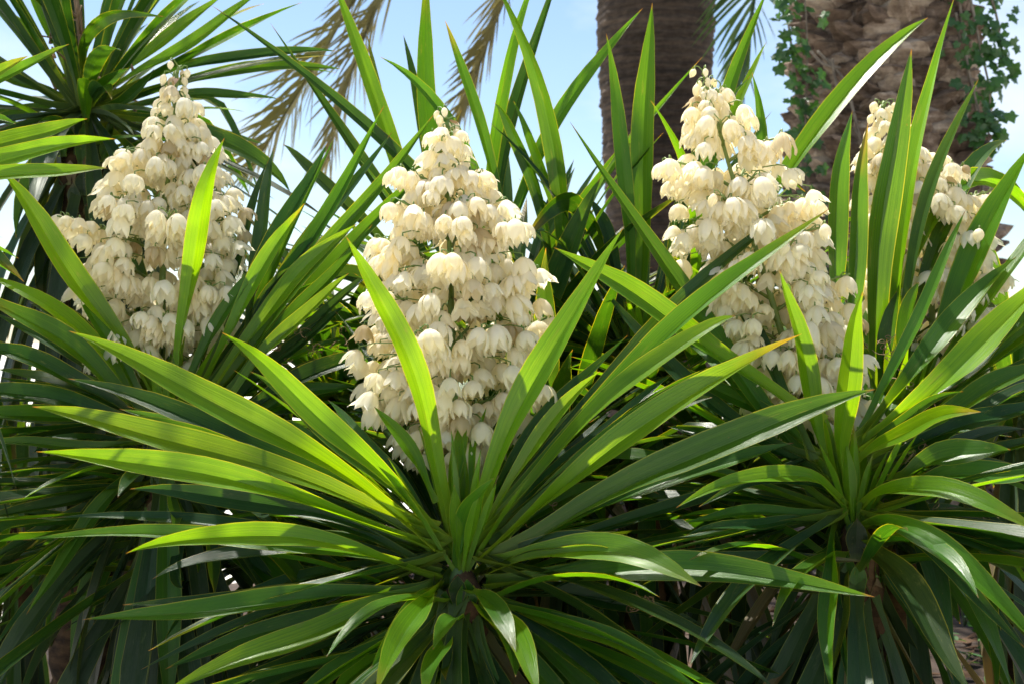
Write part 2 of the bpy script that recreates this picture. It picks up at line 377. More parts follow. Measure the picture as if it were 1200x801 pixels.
# ---- the rosette in the middle -------------------------------------------------
C = plant(540, 655, 2.40, 'large sunlit yucca with spreading lime green leaves and a tall cream flower spike', trunk_r=.055)
TC = [  # base, mid, tip, width px, facing, tip depth, tone, twist
 ((528,632),(484,440),(407,280),38,-70,-.20,'y',15),
 ((556,612),(622,455),(734,264),42,62,-.05,'y',-45),
 ((508,590),(480,530),(438,474),22,60,.10,'y',0),
 ((531,620),(534,545),(546,478),21,80,.10,'y',0),
 ((545,610),(556,540),(568,474),13,50,.14,'y',20),
 ((534,682),(548,612),(578,560),34,-62,-.10,'m',60),
 ((560,640),(628,520),(702,434),23,55,-.05,'y',30),
 ((566,630),(752,425),(970,243),34,48,.12,'m',20),
 ((560,640),(735,452),(862,372),30,42,-.02,'y',30),
 ((566,655),(745,505),(938,393),42,62,-.08,'y',-30),
 ((572,665),(800,540),(1026,458),50,58,-.18,'m',15),
 ((575,650),(770,600),(982,521),20,60,.15,'d',0),
 ((578,668),(690,645),(824,684),42,52,-.30,'y',10),
 ((575,690),(770,668),(1024,697),44,55,-.22,'m',20),
 ((585,685),(790,662),(1020,655),26,60,.02,'d',10),
 ((575,705),(690,742),(832,812),30,55,-.30,'m',0),
 ((552,702),(597,742),(634,815),40,66,-.42,'y',0),
 ((514,690),(482,730),(438,815),38,66,-.42,'y',0),
 ((533,735),(515,765),(498,815),28,60,-.38,'m',0),
 ((512,692),(330,705),(94,728),34,50,-.25,'m',15),
 ((515,672),(290,632),(28,631),26,45,-.16,'m',-20),
 ((512,680),(320,628),(146,650),34,52,-.30,'y',20),
 ((515,648),(265,562),(44,530),42,52,-.18,'y',10),
 ((510,625),(255,530),(36,478),42,48,-.12,'y',15),
 ((508,640),(320,545),(154,486),24,45,-.02,'m',15),
 ((512,638),(305,498),(78,390),46,55,-.10,'y',-15),
 ((520,640),(390,500),(258,391),36,58,-.22,'y',25),
 ((515,690),(370,738),(190,815),36,50,-.30,'y',25),
 ((505,650),(410,560),(330,490),26,50,.20,'m',0),
 ((512,640),(450,545),(382,470),24,55,.22,'m',0),
 ((590,690),(700,700),(830,735),28,60,.10,'d',0),
 ((580,720),(680,770),(780,815),26,60,-.05,'d',0),
 ((508,700),(380,745),(300,790),30,55,.05,'d',0),
 ((500,665),(360,600),(230,575),24,50,.10,'d',0),
 ((575,640),(650,590),(735,560),24,55,.25,'m',0),
 ((575,630),(690,520),(790,440),22,52,.20,'d',0),
 ((510,710),(440,770),(380,830),28,60,-.20,'m',0),
]
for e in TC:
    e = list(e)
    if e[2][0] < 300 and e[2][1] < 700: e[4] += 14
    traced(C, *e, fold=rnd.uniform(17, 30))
companions(C, TC, lambda t: 395 < t[0] < 700 and t[1] < 600, 1)
fill(C, 26, -75, 75, 5, 48, (.55, .75), tones='md')
fill(C, 16, -120, 120, -25, 5, (.55, .75), tones='dob')
fill(C, 16, 60, 125, -28, 0, (.5, .72), tones='dbm', z=(-.26, -.07))
fill(C, 16, 235, 300, -28, 0, (.5, .72), tones='dbm', z=(-.26, -.07))
skirt(C, 34, -.05, -.28, (.5, .7), (70, 290), (-70, -30))
skirt(C, 40, -.10, -.42, (.45, .65), (-180, 180), (-80, -45), 'oddbm')
fill(C, 16, 110, 250, -45, -12, (.45, .62), tones='mdo', z=(-.14, -.06))

# ---- the right rosette -----------------------------------------------------------
Rp = plant(1000, 605, 2.50, 'yucca with sunlit leaves and flower spike in front of the big palm trunk', trunk_r=.055)
TR = [
 ((972,565),(945,440),(916,315),30,-66,-.12,'y',10),
 ((988,570),(990,460),(1013,340),34,-72,-.15,'y',-20),
 ((1004,520),(1068,390),(1133,247),20,50,.10,'m',20),
 ((1008,530),(1130,425),(1232,318),44,55,-.05,'y',10),
 ((1004,545),(1070,500),(1153,480),26,58,-.30,'y',20),
 ((1050,570),(1112,536),(1187,528),38,48,-.10,'m',0),
 ((1060,575),(1140,556),(1235,560),36,50,-.05,'m',0),
 ((1010,600),(1085,572),(1235,632),34,55,-.35,'y',0),
 ((1012,622),(1085,632),(1240,780),38,58,-.42,'m',10),
 ((1012,635),(1062,688),(1140,815),42,66,-.40,'o',0),
 ((982,612),(972,690),(976,818),27,70,-.40,'m',10),
 ((985,592),(915,556),(790,596),26,50,-.30,'y',15),
 ((978,615),(890,612),(806,628),17,50,-.20,'d',0),
 ((985,605),(900,600),(800,610),18,48,-.10,'m',0),
 ((1010,520),(1100,400),(1190,300),34,55,.20,'m',0),
 ((1020,540),(1140,470),(1230,420),34,45,.10,'m',20),
 ((1020,550),(1130,500),(1230,470),32,50,.15,'d',0),
 ((1025,600),(1120,625),(1230,665),34,55,.05,'d',0),
 ((1020,610),(1110,660),(1200,730),34,55,.0,'m',0),
 ((985,630),(955,660),(915,690),22,55,-.20,'m',0),
 ((995,650),(985,720),(970,815),24,65,-.25,'o',0),
 ((970,560),(900,480),(830,430),24,55,.20,'m',0),
 ((975,565),(860,430),(670,142),30,58,.28,'m',12),
 ((960,500),(800,385),(650,288),38,62,.12,'y',10),
 ((960,540),(830,470),(700,330),26,60,.30,'b',0),
 ((950,540),(900,420),(842,330),22,60,.26,'b',0),
 ((975,560),(880,520),(780,500),24,60,.20,'d',0),
 ((965,540),(870,470),(768,425),24,60,.25,'m',0),
]
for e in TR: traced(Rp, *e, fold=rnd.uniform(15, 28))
companions(Rp, TR[:22], lambda t: 850 < t[0] < 1140 and t[1] < 460, 1)
fill(Rp, 22, -80, 80, 5, 45, (.55, .75), tones='md')
fill(Rp, 20, -130, 130, -30, 5, (.5, .7), tones='dob')
fill(Rp, 12, 60, 150, -20, 25, (.55, .75), tones='dm')
skirt(Rp, 46, -.06, -.42, (.5, .75), (0, 360), (-80, -50))
skirt(Rp, 26, -.08, -.40, (.5, .7), (110, 250), (-84, -55), 'odbmo')
skirt(Rp, 16, -.1, -.3, (.5, .7), (190, 290), (-60, -20))

# ---- upright cluster behind the right rosette ---------------------------------------
R2 = plant(1050, 500, 2.80, 'yucca with a tight fan of tall upright leaves hiding a cream flower spike', trunk_r=.05)
TR2 = [
 ((1040,490),(1062,250),(1118,-4),30,-60,.02,'m',70),
 ((1022,495),(1035,260),(1068,60),44,-75,-.10,'m',10),
 ((975,480),(978,280),(998,128),30,-66,-.05,'m',0),
 ((995,490),(1000,310),(1018,146),30,-70,-.08,'m',0),
 ((1048,480),(1082,260),(1146,92),20,50,.05,'b',20),
 ((1080,480),(1135,320),(1212,165),42,55,.05,'m',10),
 ((1055,480),(1062,390),(1075,330),26,-70,-.06,'d',0),
 ((1025,480),(1040,400),(1050,340),24,-70,-.06,'d',0),
 ((1090,490),(1150,430),(1230,370),36,50,.0,'m',15),
 ((1090,500),(1160,480),(1230,450),34,50,.1,'d',0),
 ((1060,420),(1120,235),(1178,166),30,60,.40,'d',0),
 ((1040,430),(1130,215),(1235,300),34,60,.45,'m',0),
 ((1030,470),(1010,420),(985,380),24,60,.1,'m',0),
]
for e in TR2: traced(R2, *e, fold=rnd.uniform(18, 28))
fill(R2, 26, -70, 110, 10, 60, (.6, .8), tones='md')
skirt(R2, 24, -.05, -.4, (.5, .7), (60, 300), (-75, -20))

# ---- the left rosette ------------------------------------------------------------------
L = plant(195, 500, 2.80, 'yucca with a broad cream flower spike growing beside the shady left leaf skirt', trunk_r=.06)
TL = [
 ((206,480),(226,300),(263,160),30,-72,-.22,'y',-10),
 ((190,485),(92,330),(-4,196),36,58,-.12,'y',20),
 ((165,470),(125,395),(90,345),22,55,.0,'m',0),
 ((232,470),(300,330),(356,237),24,58,-.02,'y',20),
 ((225,470),(315,300),(384,166),26,50,.10,'d',0),
 ((230,475),(340,320),(452,124),24,52,.16,'m',20),
 ((235,470),(345,310),(458,154),22,55,.18,'b',0),
 ((240,480),(370,310),(509,136),26,55,.12,'m',25),
 ((245,470),(330,345),(418,262),26,52,.02,'y',20),
 ((250,480),(345,370),(437,265),22,55,.10,'m',20),
 ((255,490),(330,395),(410,322),22,48,.0,'y',25),
 ((215,470),(255,380),(310,300),20,50,.0,'m',0),
 ((250,500),(330,420),(405,360),24,50,.20,'d',0),
 ((228,300),(232,200),(228,124),16,70,.25,'b',0),
 ((290,420),(305,280),(322,172),22,60,.3,'b',0),
 ((165,490),(85,410),(-30,340),34,50,-.12,'m',15),
 ((160,480),(90,385),(-20,320),26,50,.0,'y',0),
 ((170,500),(75,440),(-40,400),30,50,-.10,'d',10),
 ((165,500),(70,470),(-60,450),30,50,-.12,'d',10),
 ((160,505),(60,490),(-60,480),26,45,-.05,'m',10),
 ((180,520),(80,522),(-40,516),18,50,-.10,'m',0),
 ((185,530),(80,560),(-50,565),17,50,-.10,'d',0),
 ((190,540),(85,585),(-40,610),20,50,-.15,'d',10),
 ((165,545),(115,600),(28,722),24,58,-.35,'m',10),
 ((185,550),(90,600),(-30,670),20,50,-.10,'d',0),
 ((200,560),(203,595),(207,627),17,66,-.45,'b',0),
 ((270,540),(296,585),(320,622),17,66,-.40,'b',0),
 ((215,570),(208,650),(214,690),18,60,-.30,'b',0),
 ((225,560),(245,640),(252,698),20,60,-.30,'b',0),
 ((250,520),(360,440),(440,420),30,55,.10,'d',0),
 ((245,520),(330,470),(420,450),24,50,.05,'m',0),
 ((170,560),(90,640),(40,760),24,55,-.10,'o',0),
]
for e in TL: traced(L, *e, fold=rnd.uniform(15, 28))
companions(L, TL, lambda t: 80 < t[0] < 330 and t[1] < 420, 1)
fill(L, 20, -80, 70, 10, 55, (.55, .75), tones='md')
fill(L, 18, -100, 100, -30, 5, (.5, .7), tones='dob')
fill(L, 34, 205, 335, -28, 12, (.5, .75), tones='dmbd', z=(-.34, -.05), droop=(.0, .45))
fill(L, 18, 60, 130, -30, 5, (.5, .7), tones='dbm', z=(-.3, -.05))
skirt(L, 40, -.05, -.42, (.5, .7), (110, 250), (-84, -55), 'odbmo')
skirt(L, 50, -.08, -.50, (.45, .7), (0, 360), (-84, -25))

# ---- leaves reaching in from beyond the left edge ---------------------------------------
LE = plant(-190, 235, 2.55, 'yucca whose sunlit lance leaves reach over from beside the left spike', trunk_r=.05)
TLE = [
 ((-170,230),(0,170),(104,141),26,50,-.02,'y',20),
 ((-170,235),(-10,190),(137,163),30,50,-.05,'y',20),
 ((-170,245),(0,208),(127,199),24,48,-.10,'y',10),
 ((-170,220),(-30,110),(82,54),20,55,.10,'m',0),
 ((-170,210),(-50,120),(35,64),22,50,.0,'y',0),
 ((-170,215),(-60,150),(18,144),20,50,-.1,'m',0),
 ((-170,260),(-60,270),(30,330),26,55,.1,'d',0),
]
for e in TLE: traced(LE, *e, fold=rnd.uniform(20, 28))
fill(LE, 26, 130, 350, -20, 70, (.55, .75), tones='md')
skirt(LE, 24, -.08, -.45, (.5, .7), (0, 360), (-80, -40))

# ---- upper left, shaded, with a dried flower stalk ------------------------------------
UL = plant(100, 135, 3.70, 'tall shaded yucca with a dried brown flower stalk and a long leaf skirt', trunk_r=.09)
TUL = [
 ((115,120),(260,70),(396,62),17,55,-.1,'d',0),
 ((118,125),(270,85),(402,80),18,58,.0,'d',0),
 ((118,135),(230,112),(326,117),14,55,-.2,'d',0),
 ((115,115),(215,55),(310,-12),18,52,.0,'m',20),
 ((112,110),(190,50),(265,-10),18,55,.1,'m',0),
 ((108,105),(150,40),(190,-30),20,60,.1,'m',0),
 ((104,100),(122,40),(140,-40),18,60,.2,'m',0),
 ((96,100),(88,30),(75,-50),18,60,.2,'d',0),
 ((92,105),(60,40),(28,-20),18,60,.1,'m',0),
 ((88,112),(40,50),(-10,0),17,60,.1,'m',0),
 ((85,120),(20,95),(-60,60),18,55,.0,'d',0),
 ((85,128),(30,130),(-50,150),18,55,-.1,'d',0),
 ((118,140),(260,165),(342,228),26,60,-.1,'b',0),
 ((118,135),(220,150),(320,190),22,60,.1,'d',0),
 ((100,100),(110,30),(194,18),20,60,-.35,'d',0),
 ((90,108),(60,20),(-5,-40),16,60,-.2,'d',0),
 ((112,128),(150,115),(180,80),16,60,-.3,'d',0),
 ((90,140),(40,200),(20,280),24,60,-.2,'b',0),
 ((105,150),(60,260),(55,380),26,60,-.15,'o',0),
 ((90,150),(40,270),(10,400),26,60,-.1,'o',0),
 ((115,145),(180,215),(205,300),26,60,-.1,'b',0),
]
for e in TUL: traced(UL, *e)
fill(UL, 40, 0, 360, 0, 75, (.65, .85), tones='dd')
fill(UL, 34, 0, 360, -45, 5, (.6, .8), tones='dob', mat=M_OLD)
skirt(UL, 120, -.1, -1.1, (.6, .85), (0, 360), (-86, -55), 'oodb', (.045, .065))

# ---- tall leaves behind the middle spike -----------------------------------------------
B1 = plant(590, 440, 3.35, 'yucca with long dark upright leaves behind the middle flower spike', trunk_r=.06)
TB1 = [
 ((520,400),(458,170),(386,-30),26,70,.0,'m',0),
 ((545,390),(503,150),(499,-40),27,75,.1,'m',0),
 ((540,390),(495,160),(474,40),13,70,.2,'d',0),
 ((530,390),(460,180),(430,40),15,70,.2,'b',0),
 ((620,400),(565,160),(522,26),17,65,.0,'m',0),
 ((640,400),(655,200),(576,-30),26,70,-.15,'m',0),
 ((570,400),(580,150),(634,-40),19,65,.1,'m',0),
 ((575,400),(592,180),(662,-50),21,65,.15,'d',0),
 ((660,380),(620,200),(578,122),19,65,-.05,'d',0),
 ((680,360),(640,210),(600,118),14,65,.0,'m',0),
 ((560,390),(640,170),(752,10),22,62,.05,'m',0),
 ((590,410),(640,300),(822,68),20,60,.1,'m',0),
 ((580,410),(500,220),(248,8),20,62,-.1,'d',0),
 ((560,410),(470,260),(318,28),19,62,.0,'d',0),
 ((600,410),(545,180),(444,66),19,62,-.05,'m',0),
 ((640,430),(655,330),(705,208),46,62,-.25,'b',-20),
 ((720,330),(670,235),(612,290),30,60,-.2,'d',0),
 ((560,420),(410,245),(330,170),20,60,.1,'b',0),
 ((560,430),(430,330),(380,345),30,60,-.2,'b',0),
 ((470,520),(425,420),(381,345),34,62,-.25,'b',10),
 ((560,400),(520,250),(540,130),16,65,.2,'b',0),
]
for e in TB1: traced(B1, *e, fold=20)
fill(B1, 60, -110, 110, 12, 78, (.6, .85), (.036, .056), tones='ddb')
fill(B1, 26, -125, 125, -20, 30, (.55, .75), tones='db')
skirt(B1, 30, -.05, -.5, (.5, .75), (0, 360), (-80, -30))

B2 = plant(752, 430, 3.25, 'yucca with broad upright leaves in front of the far slender palm trunk', trunk_r=.06)
TB2 = [
 ((750,400),(754,200),(763,2),34,78,.05,'m',0),
 ((735,400),(733,220),(709,40),23,75,.0,'m',0),
 ((775,400),(820,270),(762,116),20,65,-.25,'m',0),
 ((775,390),(835,170),(902,-20),21,70,.1,'m',0),
 ((780,390),(845,170),(900,48),13,70,.2,'y',0),
 ((815,400),(960,150),(1088,20),30,62,.3,'m',20),
 ((790,390),(800,230),(880,88),16,65,.1,'d',0),
 ((860,380),(895,220),(880,85),20,65,.0,'m',0),
 ((770,400),(840,260),(920,160),18,65,.1,'d',0),
 ((740,400),(715,290),(690,230),20,65,.1,'b',0),
 ((765,400),(790,300),(795,200),18,65,.15,'d',0),
]
for e in TB2: traced(B2, *e, fold=20)
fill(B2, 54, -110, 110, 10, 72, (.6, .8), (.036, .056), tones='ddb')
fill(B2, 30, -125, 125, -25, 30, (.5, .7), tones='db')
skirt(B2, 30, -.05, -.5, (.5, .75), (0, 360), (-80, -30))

# ---- low and far yuccas that close the gaps ----------------------------------------------
for (px, py, d, n, lab) in (
    (395, 470, 3.7, 60, 'low dark yucca filling the gap between the left and middle flower spikes'),
    (660, 560, 3.2, 60, 'low shaded yucca under the long right-hand leaves of the middle plant'),
    (860, 560, 3.4, 60, 'shaded yucca low down between the middle plant and the right plant'),
    (350, 640, 3.3, 56, 'dim yucca low behind the spreading leaves of the middle plant'),
    (1190, 480, 3.5, 54, 'shaded yucca against the right foot of the big palm trunk'),
    (20, 560, 3.9, 40, 'shaded yucca low down by the pale gravel at the left')):
    q = plant(px, py, d, lab)
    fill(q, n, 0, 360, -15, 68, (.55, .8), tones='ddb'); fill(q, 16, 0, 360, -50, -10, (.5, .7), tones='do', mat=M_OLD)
    skirt(q, 26, -.05, -.4, (.45, .7), (0, 360), (-85, -40))
    if px == 20: LOWLEFT = q

# ------------------------------------------------------------------ flowers
def flower_mesh(name, seed, length, rmax, flare, bud=False):
    r = random.Random(seed); verts, faces, uvs = [], [], []
    NU, NV = 4, 7
    for k in range(6):
        inner = k % 2; a0 = k*math.pi/3+r.uniform(-.08, .08)
        fl = flare*r.uniform(.7, 1.3); ln = length*r.uniform(.94, 1.05); hwid = (.68 if bud else .60)*r.uniform(.9, 1.1); tw_ = r.uniform(-.1, .1)
        b0 = len(verts); curl = r.uniform(-.1, .12)
        for j in range(NV+1):
            v = j/NV
            rr = rmax*lin(v, [(0, .10), (.07, .40), (.18, .68), (.36, .92), (.55, 1.0), (.75, .96), (.9, .84), (1, .72)])*(.88 if inner else 1.03)*r.uniform(.96, 1.04)
            if bud: rr = rmax*lin(v, [(0, .25), (.1, .6), (.25, .9), (.42, 1), (.6, .9), (.8, .55), (.93, .22), (1, .02)])*(.97 if inner else 1)
            rr += fl*rmax*max(0, v-.42)**1.6*(1.5 if inner else 2.3)
            z = -ln*(v-(.16*fl*max(0, v-.6)))
            wd = hwid*lin(v, [(0, 1.0), (.35, 1.0), (.6, .93), (.8, .68), (.92, .36), (1, .02)])
            for i in range(NU+1):
                u = i/NU*2-1; an = a0+u*wd+tw_*v
                cup = 1-(.13*u*u*(1-.6*v) if not bud else 0)+(.6*curl*u*v)+(0 if bud else r.uniform(-.025, .025))
                ridge = (.03 if bud else .09)*rmax*(1-abs(u))**1.5
                verts.append((math.cos(an)*rr*cup+math.cos(a0)*ridge, math.sin(an)*rr*cup+math.sin(a0)*ridge, z+.004*u*u*v*(0 if bud else 1)))
                uvs.append((i/NU, v))
        for j in range(NV):
            for i in range(NU):
                a = b0+j*(NU+1)+i; faces.append((a, a+1, a+NU+2, a+NU+1))
    me = bpy.data.meshes.new(name); me.from_pydata(verts, [], faces)
    me.polygons.foreach_set('use_smooth', [True]*len(me.polygons))
    ul = me.uv_layers.new(name='UVMap'); ul.data.foreach_set('uv', [c for l in me.loops for c in uvs[l.vertex_index]])
    me.materials.append(M_PETAL); me.update(); return me
FL = [flower_mesh('flower', 10+i, .045+.003*(i % 3), .0222+.0016*(i % 2), [.0, .15, .35, .08, .9, .25, .5][i]) for i in range(7)]
BD = [flower_mesh('bud', 40+i, .031+.004*i, .0098+.0012*i, 0, True) for i in range(3)]

def spike(pl, axis_px, d, rad_px, nbr, seed, dense=430, dmin=.0242, top_buds=.08, scale=1.0, stalk_r=.011):
    r = random.Random(seed); sc = d/FPX
    pts = [P(x, y, dd) for (x, y, dd) in axis_px]      # bottom ... top
    ax = smooth_path(pts, 40); T = Tubes()
    T.add(ax, [stalk_r*(1-.72*i/39) for i in range(40)], 8)
    y_of = [CAM_Z*0+400.5-(p.z-CAM_Z)/p.y*FPX for p in ax]
    def rad(p): return lin(400.5-(p.z-CAM_Z)/p.y*FPX, rad_px)*sc
    base = ax[0]
    placed = []
    lo, hi = rad_px[-1][0], rad_px[0][0]
    idx = [i for i in range(40) if y_of[i] <= lo+6 and y_of[i] >= hi-4]
    def try_flower(pos, out, t, stem_from, force=False):
        mind = dmin*(.72 if t > 1-top_buds else 1)*scale
        if not force and any((pos-q).length < mind for q in placed): return False
        placed.append(pos); return True
    flw = []
    for b in range(nbr):
        f = (b+r.uniform(.2, .8))/nbr; k = idx[min(len(idx)-1, int(f*len(idx)))]; p0 = ax[k]
        az = b*2.39996+r.uniform(-.3, .3); h = Vector((math.cos(az), math.sin(az), 0))
        # the branch rises outward and ends at the outline there
        Rr = max(.012, rad(p0+Vector((0, 0, .03)))*r.choice((.8, .95, 1.02, 1.08, 1.16))*r.uniform(.94, 1.05)); rise = Rr*r.uniform(.25, .6)
        tip = p0+h*Rr+Vector((0, 0, rise)); mid = p0.lerp(tip, .5)+Vector((0, 0, .012))
        path = smooth_path([p0, mid, tip], 7); T.add(path, [.0042-.0022*i/6 for i in range(7)], 5)
        nfl = max(2, int(Rr/.0135)); sgn = 1
        side = Vector((-h.y, h.x, 0))
        for q in range(nfl):
            s = .22+.78*(q+.5)/nfl
            x = s*6; k2 = min(5, int(x)); at = path[k2].lerp(path[k2+1], x-k2); sgn = -sgn
            out = (h*r.uniform(.2, .7)+side*sgn*r.uniform(.4, 1)).normalized()
            pos = at+out*r.uniform(.014, .026)+Vector((0, 0, r.uniform(-.004, .010)))
            if try_flower(pos, out, f, at):
                flw.append((pos, out, f, at, s > .9))
        if try_flower(tip+h*.006, h, f, tip): flw.append((tip+h*.006, h, f, tip, True))
    tries = 0
    while len(flw) < dense and tries < 9000:
        tries += 1
        k = r.choice(idx); p0 = ax[k]; az = r.uniform(0, 6.283); h = Vector((math.cos(az), math.sin(az), 0))
        Rr = rad(p0); pos = p0+h*Rr*(1.0+.22*noise.noise(Vector((h.x*1.6, h.y*1.6, p0.z*14))))*math.sqrt(r.uniform(.22, 1))+Vector((0, 0, r.uniform(-.01, .01)))
        t = (k-idx[0])/max(1, len(idx)-1)
        if try_flower(pos, h, t, p0):
            flw.append((pos, h, t, p0.lerp(pos, .55)+Vector((0, 0, .012)), False))
    for (pos, out, t, at, end) in flw:
        a = at; m = pos+Vector((0, 0, .007)); T.add([a, a.lerp(m, .6)+Vector((0, 0, .004)), m, pos], [.0016, .0015, .0015, .002], 4, False)
    so = mesh_obj('flower_spike', T.v, T.f, M_STEM, base, pl['o'])
    flw.sort(key=lambda e: e[0].y-.25*abs(e[0].x-lin(e[0].z, [(ax[0].z, ax[0].x), (ax[-1].z, ax[-1].x)])))   # the hidden far side comes last
    gv, gf, gu = [], [], []
    for nf, (pos, out, t, at, end) in enumerate(flw):
        bud = t > 1-top_buds*r.uniform(.5, 1.2) or (end and r.random() < .35)
        me = r.choice(BD if bud else FL)
        tilt = r.uniform(.05, .55); ax_t = Vector((0, 0, 1)).cross(out)
        if ax_t.length < 1e-4: ax_t = Vector((1, 0, 0))
        qn = Quaternion(ax_t.normalized(), -tilt) @ Quaternion((0, 0, 1), r.uniform(0, 6.28))
        s = scale*r.uniform(.80, 1.10)*(1 if t < .8 else 1-.35*(t-.8)/.2); scl = (s, s, s*r.uniform(.92, 1.08))
        if nf >= 298:
            mw = Matrix.LocRotScale(pos, qn, Vector(scl)); b0 = len(gv)
            gv += [mw @ v_.co for v_ in me.vertices]; gf += [tuple(b0+k for k in p_.vertices) for p_ in me.polygons]
            uu = [None]*len(me.vertices)
            for l_, d_ in zip(me.loops, me.uv_layers[0].data): uu[l_.vertex_index] = tuple(d_.uv)
            gu += uu; continue
        o = bpy.data.objects.new('bud' if bud else 'flower', me); COL.objects.link(o)
        o.parent = so; o.location = pos-base
        o.rotation_mode = 'QUATERNION'; o.rotation_quaternion = qn; o.scale = scl
    if gv: mesh_obj('flowers', gv, gf, M_PETAL, base, so, gu)['kind'] = 'stuff'
    # papery brown bracts at some joints
    for k in range(9):
        p0 = r.choice([ax[i] for i in idx]); az = r.uniform(0, 6.28); h = Vector((math.cos(az), math.sin(az), 0)); s2 = Vector((-h.y, h.x, 0))
        l = r.uniform(.02, .045); w = .007; d1 = h*.8+Vector((0, 0, -.4))
        p0 = p0+h*.008
        vv = [p0-s2*w*.6, p0+s2*w*.6, p0+d1*l*.5-s2*w+Vector((0,0,.004)), p0+d1*l*.5+s2*w, p0+d1*l+Vector((0,0,-.008))]
        mesh_obj('bract', vv, [(0, 1, 3, 2), (2, 3, 4)], M_DRY, p0, so)
    return so
spike(C, [(540,640,2.47),(536,540,2.60),(531,440,2.62),(528,330,2.62),(526,230,2.62),(524,140,2.62)], 2.62,
      [(140,5),(160,14),(185,34),(215,52),(250,66),(300,84),(350,104),(400,108),(440,106),(480,92),(510,68),(535,40)], 34, 11)
spike(L, [(192,500,2.82),(190,430,2.92),(190,340,2.94),(194,250,2.94),(200,170,2.94),(208,86,2.94)], 2.94,
      [(88,6),(110,16),(140,32),(180,56),(220,76),(260,96),(300,104),(340,98),(380,84),(420,70),(440,45)], 32, 22, top_buds=.17)
spike(Rp, [(985,585,2.56),(955,500,2.68),(925,420,2.72),(895,320,2.72),(862,220,2.72),(826,92,2.72)], 2.72,
      [(92,6),(110,22),(140,44),(180,68),(220,84),(260,90),(300,92),(340,90),(380,78),(420,70),(455,66),(480,58),(500,30)], 34, 33, top_buds=.07)
spike(R2, [(1075,490,2.86),(1092,420,2.98),(1090,340,3.0),(1076,250,3.0),(1054,190,3.0),(1034,126,3.0)], 3.0,
      [(126,6),(150,20),(190,46),(230,66),(270,76),(320,80),(360,76),(400,62),(430,36)], 30, 44, dense=330)
spike(LOWLEFT, [(20,560,3.92),(50,600,4.05),(90,690,4.1),(100,640,4.1),(110,590,4.1),(120,545,4.1)], 4.1,
      [(548,6),(580,26),(620,46),(660,54),(700,40)], 16, 55, dense=70)
# single blossoms low on the right plant's spike
# dried flower stalk of the upper left yucca
T = Tubes(); c = UL['c']
ds = smooth_path([c, c+Vector((.0,.0,.10)), c+Vector((-.02,.01,.26)), c+Vector((-.05,.0,.52))], 14); T.add(ds, [.016-.0008*i for i in range(14)], 7)
for k in range(26):
    p = ds[rnd.randrange(3, 14)]; az = rnd.uniform(0, 6.28); h = Vector((math.cos(az), math.sin(az), rnd.uniform(-.1, .8)))*rnd.uniform(.06, .16)
    T.add([p, p+h*.5+Vector((0,0,.01)), p+h, p+h+Vector((rnd.uniform(-.02,.02), 0, -.03))], [.004, .003, .003, .006], 4)
mesh_obj('dried_flower_stalk', T.v, T.f, M_DRY, c, UL['o'])

# curly dry fibres caught between leaf bases
def curls(pl, spots, n):
    for (px, py, d, spread) in spots:
        T = Tubes()
        c0 = P(px, py, d)
        for i in range(n):
            p = c0+Vector((rnd.uniform(-1,1), rnd.uniform(-.4,.4), rnd.uniform(-1,1)))*spread
            rr = rnd.uniform(.006, .016); a0 = rnd.uniform(0, 6.28); turns = rnd.uniform(.6, 2); drift = Vector((rnd.uniform(-1,1), rnd.uniform(-1,1), rnd.uniform(-1,1)))*.02
            ta = Vector((rnd.uniform(-1,1), rnd.uniform(-1,1), rnd.uniform(-1,1))).normalized(); tb = ta.orthogonal().normalized()
            pts = [p+ta*math.cos(a0+x*turns*6.28)*rr*(1-.5*x)+tb*math.sin(a0+x*turns*6.28)*rr*(1-.5*x)+drift*x for x in (j/13 for j in range(14))]
            T.add(pts, .0009, 3, False)
        mesh_obj('dry_fibre', T.v, T.f, M_DRY, c0, pl['o'])['kind'] = 'stuff'
curls(Rp, [(1060,470,2.62,.05),(1100,470,2.66,.05),(1060,540,2.55,.05),(1075,560,2.52,.06),(1040,420,2.66,.04)], 11)
curls(C, [(620,615,2.48,.05),(650,480,2.62,.04),(600,585,2.5,.04),(640,520,2.6,.03),(752,706,2.40,.02)], 10)
curls(L, [(335,400,2.9,.06),(385,410,2.95,.05),(290,470,2.9,.05)], 12)

# ------------------------------------------------------------------ palms
def palm_trunk_profile(cx, cy, prof, name, label, mat):
    o = thing(name, (cx, cy, 0), label, 'palm tree', 'palms behind the yuccas'); return o
big = thing('palm_tree', (P(1035, 0, 6.7).x, 6.7, 0), 'stout palm trunk covered in rough old leaf bases with ivy on it', 'palm tree')
bx, by = big.location.x, big.location.y
def big_r(z): return lin(z, [(0, .66), (.5, .60), (1.2, .56), (1.8, .52), (2.3, .47), (3, .43), (4, .42), (6, .45)])
verts, faces = [], []; NS, NZ = 40, 70
for j in range(NZ+1):
    z = 6.0*j/NZ
    for i in range(NS):
        a = 2*math.pi*i/NS; r_ = big_r(z)*.93*(1+.05*noise.noise(Vector((math.cos(a)*2, math.sin(a)*2, z*2))))
        verts.append((bx+math.cos(a)*r_, by+math.sin(a)*r_, z-.03))
for j in range(NZ):
    for i in range(NS):
        k = (i+1) % NS; faces.append((j*NS+i, j*NS+k, (j+1)*NS+k, (j+1)*NS+i))
trunk = mesh_obj('trunk', verts, faces, M_PALM, Vector((bx, by, 0)), big)
